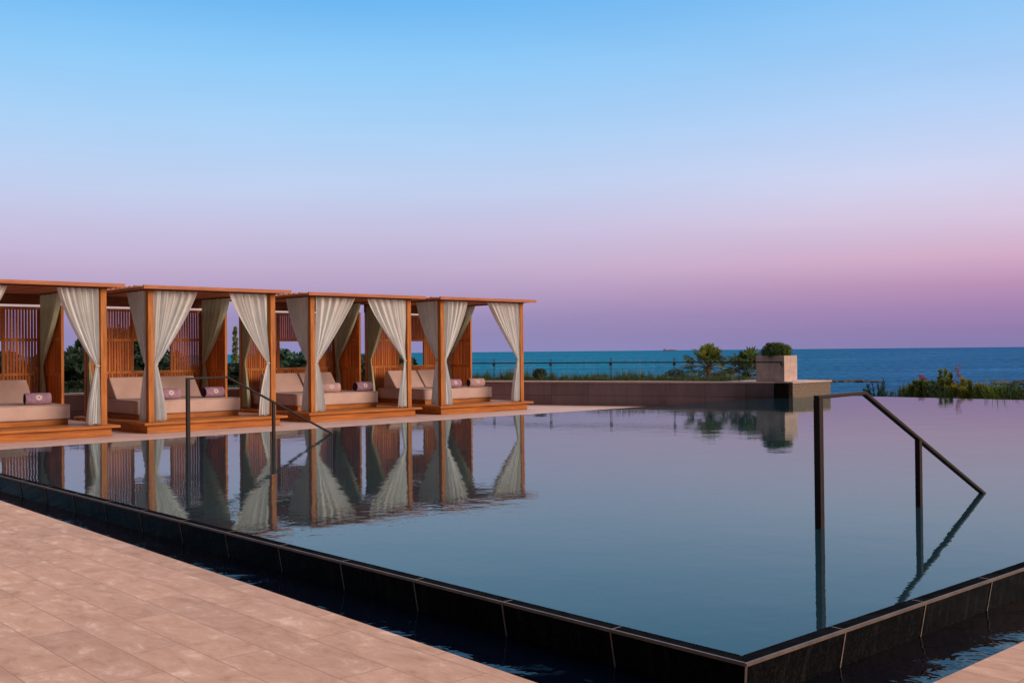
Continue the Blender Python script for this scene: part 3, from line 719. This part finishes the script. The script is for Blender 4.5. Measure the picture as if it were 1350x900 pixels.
def tree(x, y, h, rx, label, m='leaf_dark', n=2600, size=.13, z0=None, seed=0, group='dark trees behind the cabanas', clump=34):
    rnd = random.Random(seed); z0 = ground_z(x, y) if z0 is None else z0
    t = empty('tree', (x, y, z0), 0, label, 'tree', group)
    ch = h*.62; b = MB(); leaves(b, (0, 0, h-ch/2), (rx, rx, ch/2), n, size, rnd, clump=clump)
    leaves(b, (0, 0, h*.33), (rx*.85, rx*.85, h*.33), n//2, size, rnd, clump=clump//2, zmin=.1)
    b.build('crown', M[m], t)
    k = MB(); k.tube([(0,0,-.1), (.05,.02,h*.3), (-.03,.05,h*.75)], [.11, .08, .03], 8)
    for _ in range(7):
        a = rnd.uniform(0, 6.28); q = rnd.uniform(.25, .6)*h
        k.tube([(0,0,q*.8), (.5*rx*math.cos(a), .5*rx*math.sin(a), q+.2), (.8*rx*math.cos(a), .8*rx*math.sin(a), q+.5)], [.05, .03, .012], 6)
    k.build('trunk', M['bark'], t)
TR = [(3.3, 27.5, 2.05, 1.3), (5.2, 28.0, 2.15, 1.5), (7.6, 27.9, 1.95, 1.4), (9.6, 28.6, 2.0, 1.4), (11.2, 29.3, 1.72, 1.2), (13.2, 29.2, 1.75, 1.3), (15.2, 30.3, 2.3, 1.3),
      (17.0, 30.6, 2.25, 1.3), (18.6, 30.6, 1.95, 1.2), (20.6, 31.4, 2.2, 1.2)]
TL = ['dark bushy tree seen through the slats of the left-edge cabana', 'dark bushy tree behind the left-edge cabana, right of its slatted screen', 'dark tree filling the gap between the first two cabanas',
      'dark tree seen low through the slats of the second cabana', 'dark tree in the screen window of the second cabana', 'dark tree in the narrow gap behind the second cabana', 'blue-green tree at left in the screen window of the third cabana',
      'blue-green tree at right in the screen window of the third cabana', 'small dark tree seen in the narrow gap behind the third cabana', 'dark green tree in the screen window of the rightmost cabana']
for k, ((x, y, top, rx), lab) in enumerate(zip(TR, TL)):
    z0 = ground_z(x, y); tree(x, y, top-.75-z0, rx, lab, 'leaf_teal' if 6 <= k <= 7 else 'leaf_dark', seed=100+k, z0=z0)
tree(16.8, 46.5, 4.2, 2.6, 'broad round-topped tree rising highest behind the second cabana slats', seed=131, n=4200, size=.2, clump=44)
tree(14.2, 46.0, 3.2, 2.2, 'lower tree left of the broad round-topped one, behind the second cabana slats', seed=132, n=3200, size=.2)
tree(5.0, 44.0, 2.6, 2.4, 'tall dark tree farther off behind the left-edge cabana', seed=133, n=3200, size=.2)
# slim cypress-like tree in the gap right of cabana two
rnd = random.Random(77); t = empty('slim_tree', (20.3, 43.0, ground_z(20.3, 43)), 0, 'slim upright tree poking into the sky right of the second cabana', 'tree')
b = MB()
for k in range(12):
    zz = 1.2 + k*.25; leaves(b, (rnd.uniform(-.1,.1), rnd.uniform(-.1,.1), zz), (.30-.02*k, .30-.02*k, .26), 70, .08, rnd)
b.build('crown', M['leaf_mid'], t); MB().tube([(0,0,0), (0,0,3.8)], [.09, .02], 7).build('trunk', M['bark'], t)

def blades(b, x, y, z, n, h, spread, width, rnd, droop=.3):
    for _ in range(n):
        a = rnd.uniform(0, 6.28); L_ = h*rnd.uniform(.55, 1.1); q = rnd.uniform(.05, 1)*spread
        d = Vector((math.cos(a), math.sin(a), 0)); sd = Vector((-d.y, d.x, 0)); w_ = width*rnd.uniform(.6, 1.2)
        pts = []
        for k in range(4):
            u = k/3; pts.append(Vector((x, y, z)) + d*(q*L_*u**1.5+.03) + Vector((0, 0, L_*(u - droop*q*u*u))))
        vs = []
        for k, p in enumerate(pts):
            ww = w_*(1-.85*k/3); vs += [p-sd*ww, p+sd*ww]
        b.add(vs, [(0,1,3,2), (2,3,5,4), (4,5,7,6)])
# planting bed behind the diagonal wall
bed = MB().prism([(16.97, 22.6), (18.07, 20.1), (19.33, 17.15), (20.3, 14.4), (20.4, 15.05), (24.5, 15.2), (26, 19), (23, 27), (16, 28), (2, 27), (2, 22.6)], -.9, .29)
tag(bed.build('planting_bed', M['soil']), kind='structure')
GR = [(18.35, 23.2, .30, 'at the far left end of the balustrade'), (18.9, 22.3, .42, 'against the sea inside the rightmost cabana frame'), (19.3, 21.5, .36, 'behind the right post of the rightmost cabana'), (19.75, 20.6, .27, 'just right of the round dark bush'),
      (20.1, 19.85, .27, 'left of the second balustrade joint'), (20.55, 19.2, .36, 'tallest clump, near the second balustrade joint'), (20.9, 18.5, .30, 'right of the second balustrade joint'), (21.1, 17.9, .22, 'low, before the third balustrade joint'),
      (21.2, 17.3, .24, 'at the third balustrade joint'), (21.35, 16.9, .24, 'at the foot of the taller fan palm'), (21.4, 16.2, .25, 'between the two fan palms'), (21.3, 15.6, .22, 'at the foot of the lower fan palm')]
for k, (x, y, h, lab) in enumerate(GR):
    rnd = random.Random(200+k); b = MB()
    for _ in range(22):
        blades(b, rnd.gauss(0, .42), rnd.gauss(0, .42), 0, 26, (h+.06)*rnd.uniform(.7, 1.15), .7, .009, rnd)
    for _ in range(10): leaves(b, (rnd.gauss(0, .5), rnd.gauss(0, .5), .1), (.22, .22, .12), 60, .03, rnd, zmin=.0)
    o = b.build('grassy_shrub', M['grassy'], None); o.location = (x, y, .285)
    tag(o, 'spiky grassy shrub behind the low wall, '+lab, 'shrub', 'grassy shrubs behind the balustrade')
# low ground cover filling the bed between them
rnd = random.Random(9); b = MB()
for _ in range(9000):
    u = rnd.random(); x0 = 17.3+u*3.3; y0 = 22.8-u*8.4
    w_ = rnd.random()*2.4; x = x0+w_*.9; y = y0+w_*.55
    if y < 15.05 and x < 20.5: continue
    blades(b, x, y, .28, 1, .17, .8, .008, rnd)
for _ in range(3000):
    x = rnd.uniform(3, 17); y = rnd.uniform(22.8, 24.5); blades(b, x, y, .28, 1, .22, .8, .012, rnd)
tag(b.build('ground_cover', M['grassy']), 'low dark green ground cover behind the garden wall', 'ground cover', kind='stuff')
# dark round bush
rnd = random.Random(12); t = empty('round_bush', (19.2, 21.3, .29), 0, 'small round dark bush beside the right post of the rightmost cabana', 'bush')
b = MB(); leaves(b, (0, 0, .27), (.24, .24, .19), 2200, .025, rnd, shell=.4); b.build('foliage', M['leaf_dark'], t)
MB().tube([(0,0,-.02), (.01,0,.12), (0,.01,.25)], [.03, .025, .02], 7).build('stem', M['bark'], t)

def fan_palm(x, y, z, trunk, crown, n, label, m, seed):
    rnd = random.Random(seed); t = empty('fan_palm', (x, y, z), 0, label, 'palm', 'fan palms behind the balustrade')
    k = MB(); k.tube([(0,0,-.1), (.02,.0,trunk*.4), (.04,.02,trunk)], [.10, .085, .07], 9)
    for _ in range(40):
        a = rnd.uniform(0, 6.28); zz = rnd.uniform(.02, trunk); k.bar((.07*math.cos(a), .07*math.sin(a), zz), (.16*math.cos(a), .16*math.sin(a), zz+.10), .022, .012)
    k.build('trunk', M['trunk'], t)
    b = MB(); st = MB()
    for i in range(n):
        a = i*2.399 + rnd.uniform(-.3, .3); el = R(80 - 105*(i/n)**1.0 + rnd.uniform(-8, 8))
        d = Vector((math.cos(a)*math.cos(el), math.sin(a)*math.cos(el), math.sin(el))); L_ = crown*rnd.uniform(.40, .60)
        base = Vector((.04, .02, trunk)); hub = base + d*L_ + Vector((0,0,-.05*math.cos(el)))
        st.tube([base, base+d*L_*.5+Vector((0,0,.02)), hub], [.014, .011, .009], 5)
        sd = d.cross(Vector((rnd.uniform(-.4, .4), rnd.uniform(-.4, .4), 1))); sd = sd.normalized() if sd.length > .1 else Vector((1,0,0)); up = sd.cross(d).normalized()
        R0 = crown*rnd.uniform(.38, .5); nb = 17; prev = None
        for q in range(nb):
            th = R(-105 + 210*q/(nb-1)); dr = (d*math.cos(th) + sd*math.sin(th)).normalized()
            ll = R0*(.70+.30*math.cos(th))*rnd.uniform(.85, 1.08)
            fold = up*(.018 if q % 2 else -.006)
            pm = hub + dr*ll*.60 + fold - Vector((0,0,.03*ll)); p2 = hub + dr*ll - Vector((0,0,ll*rnd.uniform(.08, .40)))
            ww = dr.cross(up).normalized()*ll*.6*math.tan(R(210/(nb-1)/2))*1.3
            b.add([hub, pm-ww, pm+ww, p2], [(0,1,2), (1,3,2)])
    b.build('fronds', M[m], t); st.build('leaf_stalks', M['palm_dark'], t)
fan_palm(23.0, 17.75, .0, .70, .98, 32, 'taller fan palm with yellow-green fronds rising above the sea horizon', 'palm_leaf', 5)
fan_palm(22.6, 16.05, .0, .50, .95, 32, 'shorter, darker fan palm just left of the pale stone planter', 'palm_dark', 6)
# rocky bush beside taller palm
rnd = random.Random(15); b = MB(); leaves(b, (0,0,.2), (.4,.4,.22), 1500, .03, rnd, shell=.3, zmin=0)
o = b.build('low_bush', M['leaf_teal']); o.location = (22.1, 18.3, .28); tag(o, 'dark blue-green bush left of the taller fan palm', 'bush')

# ------------------------------------------------------------------ balustrade
bal = empty('glass_balustrade', (0, 0, 0), 0, 'frameless glass balustrade with a thin dark rail behind the low wall', 'balustrade')
BP = [(17.45, 23.15), (17.62, 21.66), (18.38, 20.04), (19.19, 18.36), (19.77, 16.49), (20.14, 14.53), (20.35, 13.30)]
BP = [(17.18, 23.6), (17.72, 21.75), (18.48, 20.07), (19.27, 18.39), (19.83, 16.50), (20.12, 14.53), (20.335, 13.33)]
def ext(p, k=.0): return p
rl = MB()
for a, c in zip(BP[:-1], BP[1:]): rl.bar((*a, .918), (*c, .918), .022, .03)
rl.build('rail', M['metal'], bal)
for k, (x, y) in enumerate(BP[1:]):
    h = MB(); h.box(-.032, .032, -.032, .032, -.075, .012)
    o = h.build('clamp', M['rubber'], bal, bevel=.008); o.location = (x, y, .905)
    for sd in ((-.016, .016) if k < 5 else ()):
        o = MB().box(-.004, .004, -.006, .006, .30, 1.05).build('joint', M['rubber'], bal); o.location = (x+sd*.8, y-sd*.8, 0)
for a, c in zip(BP[:-1], BP[1:]):
    A = Vector((*a, 0)); B = Vector((*c, 0)); d = (B-A).normalized()*.02
    g = MB(); g.bar(A+d+Vector((0,0,.67)), B-d+Vector((0,0,.67)), .008, .74); g.build('glass_panel', M['glass'], bal)

# ------------------------------------------------------------------ planting beyond the infinity edge
def flower_shrub(x, y, z0, h, r, m, label, seed, n=3400, fl=None, fm='flower', kind='leaf', nm='shrub'):
    rnd = random.Random(seed); t = empty(nm, (x, y, z0), 0, label, 'shrub', 'shrubs beyond the infinity edge')
    b = MB(); st = MB()
    for _ in range(18):
        a = rnd.uniform(0, 6.28); q = rnd.random()**.6; hh = h*rnd.uniform(.55, 1.08)*(1-.35*q)
        tx, ty = r*q*math.cos(a), r*q*math.sin(a)
        st.tube([(tx*.2, ty*.2, 0), (tx*.6, ty*.6, hh*.55), (tx, ty, hh)], [.02, .012, .005], 5)
        for k in range(int(n/9)):
            u = rnd.uniform(.25, 1.0); p = Vector((tx*(.2+.8*u), ty*(.2+.8*u), hh*u))
            aa = rnd.uniform(0, 6.28); e = rnd.uniform(.1, 1.1); d = Vector((math.cos(aa)*math.cos(e), math.sin(aa)*math.cos(e), math.sin(e)))
            sd = d.cross(Vector((0,0,1))).normalized(); ll = rnd.uniform(.09, .19)
            b.add([p, p+d*ll*.5-sd*.022, p+d*ll, p+d*ll*.5+sd*.022], [(0,1,2,3)])
    b.build('foliage', M[m], t); st.build('stem', M['bark'], t)
    if fl:
        for (fx, fz, fn) in fl:
            f = MB()
            leaves(f, (fx, rnd.uniform(-.2, .0), fz), (.13, .13, .10), fn, .03, rnd, shell=.1)
            f.build('flower_cluster', M[fm], t)
    return t
GZ = -.95
flower_shrub(33.5, 17.9, GZ-.2, 1.45, .55, 'leaf_teal', 'thin grey-green shrub standing alone, seen just right of the handrail knee', 301, n=900)
flower_shrub(30.6, 15.4, GZ, .90, .35, 'leaf_teal', 'small shrub with purple-pink tips left of the flowering shrubs', 302, n=900, fl=[(0, .85, 30)])
flower_shrub(29.6, 14.6, GZ, 1.05, .45, 'leaf_mid', 'small green shrub at the left foot of the pink flowering shrub', 303, n=1300)
flower_shrub(29.0, 13.95, GZ, 1.38, .55, 'leaf_mid', 'green shrub with a pink-red flower cluster at its upper left', 304, fl=[(-.12, 1.30, 70), (.05, 1.22, 60), (.2, 1.1, 50)])
flower_shrub(29.3, 13.30, GZ, 1.62, .42, 'leaf_mid', 'tall dark-tipped shrub between the pink flowers and the orange spike', 305)
flower_shrub(28.7, 12.70, GZ, 1.58, .45, 'leaf_mid', 'tall shrub with orange-brown flower spikes', 306, fl=[(0, 1.5, 50), (.05, 1.35, 60), (-.1, 1.1, 50), (.02, 1.65, 22)], fm='flower_orange')
flower_shrub(28.2, 12.15, GZ, 1.22, .55, 'leaf_yellow', 'yellow-green shrub right of the orange flower spikes', 307, n=4600)
flower_shrub(27.6, 11.55, GZ, 1.22, .60, 'leaf_yellow', 'brightest yellow-green shrub in the row beyond the pool', 308, n=5200)
def spiky(x, y, z0, h, label, m, seed, n=60):
    rnd = random.Random(seed); b = MB(); blades(b, 0, 0, 0, n, h, .75, .03, rnd, droop=.45)
    for k in range(4): blades(b, rnd.uniform(-.3,.3), rnd.uniform(-.3,.3), 0, n//2, h*.8, .7, .022, rnd, droop=.4)
    o = b.build('yucca', M[m]); o.location = (x, y, z0); tag(o, label, 'yucca', 'spiky plants beyond the infinity edge')
spiky(27.1, 10.75, GZ, 1.62, 'tallest spiky yucca beyond the infinity edge, upright leaves', 'leaf_mid', 401)
spiky(26.9, 10.25, GZ, 1.38, 'second spiky yucca, just right of the tallest', 'leaf_mid', 402)
flower_shrub(27.0, 9.75, GZ, 1.22, .5, 'leaf_teal', 'dark leafy shrub between the yuccas and the right photo edge', 309)
flower_shrub(26.7, 9.1, GZ, 1.28, .5, 'leaf_mid', 'mid green shrub cut by the right photo edge', 310)
flower_shrub(26.3, 8.4, GZ, 1.25, .5, 'leaf_dark', 'dark shrub beyond the infinity edge, just outside the photo edge', 311)
rnd = random.Random(31); b = MB()
for _ in range(5200):
    u = rnd.random(); x = 25.6+u*4.2+rnd.uniform(-1,1)*.8; y = 7.6+u*7.2+rnd.uniform(-1,1)*.7
    blades(b, x, y, GZ-.05, 1, 1.08+.12*math.sin(x*3), .6, .016, rnd)
for _ in range(60):
    u = rnd.random(); x = 25.6+u*3.8; y = 7.6+u*6.6; leaves(b, (x, y, GZ+.78), (.5, .5, .38), 130, .06, rnd)
tag(b.build('undergrowth', M['grassy']), 'dense dark undergrowth at the foot of the shrubs beyond the pool', 'undergrowth', kind='stuff')

# ------------------------------------------------------------------ shore rocks and a distant ship
def rocks(cx, cy, L_, w_, h, ang, seed, label, n=9):
    rnd = random.Random(seed); bm = bmesh.new()
    for k in range(n):
        u = (k/(n-1)-.5)*L_ if n > 1 else 0; r_ = bmesh.ops.create_icosphere(bm, subdivisions=3, radius=1)['verts']
        sx, sy, sz = rnd.uniform(.6, 1.3)*L_/n, rnd.uniform(.5, 1)*w_, rnd.uniform(.4, 1)*h
        ox, oy = rnd.uniform(-1, 1), rnd.uniform(-.6, .6)*w_
        for v in r_:
            q = v.co.normalized(); q *= 1 + .28*math.sin(4.1*q.x+k)*math.cos(5.3*q.y+2*k) + rnd.uniform(-.05, .05)
            v.co = Vector((u+ox+q.x*sx, oy+q.y*sy, q.z*sz))
    me = bpy.data.meshes.new('shore_rocks'); bm.to_mesh(me); bm.free(); me.materials.append(M['rock'])
    o = bpy.data.objects.new('shore_rocks', me); C.objects.link(o); o.location = (cx, cy, -3.5); o.rotation_euler = (0, 0, ang)
    tag(o, label, 'rocks')
rocks(131, 78, 9, 2.2, .55, R(-42), 1, 'low dark rocks in the sea just right of the stone planter')
rocks(138, 52, 9, 2.4, .8, R(-42), 2, 'low dark rocks in the sea at the right photo edge')
sh = empty('cargo_ship', (4684, 3846, -3.5), R(-42.2), 'tiny distant ship on the horizon above the pool wall', 'ship')
b = MB(); b.add([(-36,-6,0),(34,-6,0),(34,6,0),(-36,6,0),(-40,-6,6),(40,-6,6),(40,6,6),(-40,6,6)], [(0,3,2,1),(4,5,6,7),(0,1,5,4),(1,2,6,5),(2,3,7,6),(3,0,4,7)])
b.build('hull', M['ship'], sh)
MB().box(-34, -22, -5, 5, 6.1, 11.5).box(-31, -27, -3, 3, 11.5, 13.5).box(-10, 20, -4, 4, 6.1, 8.5).build('superstructure', M['shipw'], sh)

# ------------------------------------------------------------------ light
wd = bpy.data.worlds.new('World'); S.world = wd; wd.use_nodes = True
nt = wd.node_tree; nt.nodes.clear(); L = nt.links.new
out = nt.nodes.new('ShaderNodeOutputWorld'); bg = nt.nodes.new('ShaderNodeBackground'); L(bg.outputs[0], out.inputs['Surface'])
tc = nt.nodes.new('ShaderNodeTexCoord'); sp = nt.nodes.new('ShaderNodeSeparateXYZ'); L(tc.outputs['Generated'], sp.inputs[0])
def lin(r, g, b):
    f = lambda c: (c/255/12.92 if c/255 <= .04045 else ((c/255+.055)/1.055)**2.4)
    return (f(r), f(g), f(b))
mr = N(nt, 'ShaderNodeMapRange'); mr.inputs['From Min'].default_value = 0; mr.inputs['From Max'].default_value = .5; L(sp.outputs['Z'], mr.inputs['Value'])
def el(y, ref=461): return math.sin(math.atan((ref-y)/1406))/.5
# twilight opposite the sunset: earth shadow, belt of Venus, blue above
left = ramp(nt, [(0, lin(142,140,188)), (el(440), lin(146,138,184)), (el(415), lin(156,143,187)), (el(385), lin(179,159,195)), (el(350), lin(195,176,208)), (el(305), lin(200,193,224)), (el(255), lin(193,206,237)),
                 (el(180), lin(174,210,246)), (el(90), lin(146,204,249)), (el(0), lin(112,186,244)), (.80, lin(120,180,232)), (1, (.98, .93, .98))])
right = ramp(nt, [(0, lin(134,124,172)), (el(440), lin(144,124,172)), (el(415), lin(162,131,176)), (el(385), lin(186,145,183)), (el(350), lin(212,174,201)), (el(300), lin(217,200,225)), (el(240), lin(206,212,240)),
                  (el(160), lin(180,208,246)), (el(70), lin(154,202,247)), (el(0), lin(134,192,244)), (.80, lin(120,180,232)), (1, (.98, .93, .98))])
for r in (left, right): L(mr.outputs[0], r.inputs['Fac'])
# bearing: 0 at the left frame side, 1 at the right
rt = N(nt, 'ShaderNodeVectorMath', operation='DOT_PRODUCT'); rt.inputs[1].default_value = (.741, -.672, 0); L(tc.outputs['Generated'], rt.inputs[0])
m1 = N(nt, 'ShaderNodeMapRange', interpolation_type='SMOOTHSTEP'); m1.inputs['From Min'].default_value = -.15; m1.inputs['From Max'].default_value = .5; L(rt.outputs['Value'], m1.inputs['Value'])
mixlr = N(nt, 'ShaderNodeMix', data_type='RGBA'); L(m1.outputs[0], mixlr.inputs[0]); L(left.outputs[0], mixlr.inputs[6]); L(right.outputs[0], mixlr.inputs[7])
# afterglow side of the sky, behind the camera
warm = ramp(nt, [(0, (2.4, 1.0, .42)), (.15, (2.2, 1.1, .55)), (.4, (1.7, 1.15, .82)), (.75, (1.4, 1.15, 1.0)), (1, (1.15, 1.02, 1.0))]); L(mr.outputs[0], warm.inputs['Fac'])
bk = N(nt, 'ShaderNodeVectorMath', operation='DOT_PRODUCT'); bk.inputs[1].default_value = (.34, -.94, 0); L(tc.outputs['Generated'], bk.inputs[0])
m2 = N(nt, 'ShaderNodeMapRange', interpolation_type='SMOOTHSTEP'); m2.inputs['From Min'].default_value = .02; m2.inputs['From Max'].default_value = .9; L(bk.outputs['Value'], m2.inputs['Value'])
mx2 = N(nt, 'ShaderNodeMix', data_type='RGBA'); L(m2.outputs[0], mx2.inputs[0]); L(mixlr.outputs[2], mx2.inputs[6]); L(warm.outputs[0], mx2.inputs[7])
# unseen sky at the left rear darkened, added to keep left-facing sides in shade
ls = N(nt, 'ShaderNodeVectorMath', operation='DOT_PRODUCT'); ls.inputs[1].default_value = (-.93, -.37, 0); L(tc.outputs['Generated'], ls.inputs[0])
m3 = N(nt, 'ShaderNodeMapRange', interpolation_type='SMOOTHSTEP'); m3.inputs['From Min'].default_value = -.25; m3.inputs['From Max'].default_value = .45; L(ls.outputs['Value'], m3.inputs['Value'])
mx3 = N(nt, 'ShaderNodeMix', data_type='RGBA'); L(m3.outputs[0], mx3.inputs[0]); L(mx2.outputs[2], mx3.inputs[6]); mx3.inputs[7].default_value = (.07, .065, .075, 1)
mx2 = mx3
ns = N(nt, 'ShaderNodeTexNoise', Scale=2.5, Detail=3); mpn = N(nt, 'ShaderNodeMapping'); mpn.inputs['Scale'].default_value = (1, 1, 7); L(tc.outputs['Generated'], mpn.inputs['Vector']); L(mpn.outputs[0], ns.inputs['Vector'])
rn = ramp(nt, [(.3, (.97, .97, .98)), (.7, (1.03, 1.025, 1.02))]); L(ns.outputs['Fac'], rn.inputs['Fac'])
mn = N(nt, 'ShaderNodeMix', data_type='RGBA', blend_type='MULTIPLY'); mn.inputs[0].default_value = 1; L(mx2.outputs[2], mn.inputs[6]); L(rn.outputs[0], mn.inputs[7])
L(mn.outputs[2], bg.inputs['Color']); bg.inputs['Strength'].default_value = 1.0

sun = bpy.data.lights.new('sun', 'SUN'); sun.energy = 2.2; sun.angle = R(24); sun.color = (1, .72, .52)
so = bpy.data.objects.new('sun', sun); C.objects.link(so)
fromd = Vector((.34, -.90, .30)).normalized()
so.rotation_euler = fromd.to_track_quat('Z', 'Y').to_euler()

# ------------------------------------------------------------------ camera
cam = bpy.data.cameras.new('camera'); co = bpy.data.objects.new('camera', cam); C.objects.link(co)
cam.sensor_width = 36; cam.lens = 36*1406/1350; cam.clip_end = 60000; cam.clip_start = .05
rot = Matrix.Rotation(R(-42.2), 4, 'Z') @ Matrix.Rotation(R(90)+math.atan(13.5/1406), 4, 'X') @ Matrix.Rotation(-.0096, 4, 'Z')
co.matrix_world = Matrix.Translation(CAM) @ rot
S.camera = co
S.view_settings.view_transform = 'Standard'; S.view_settings.look = 'None'; S.view_settings.exposure = 0
S.cycles.max_bounces = 10; S.cycles.transparent_max_bounces = 24
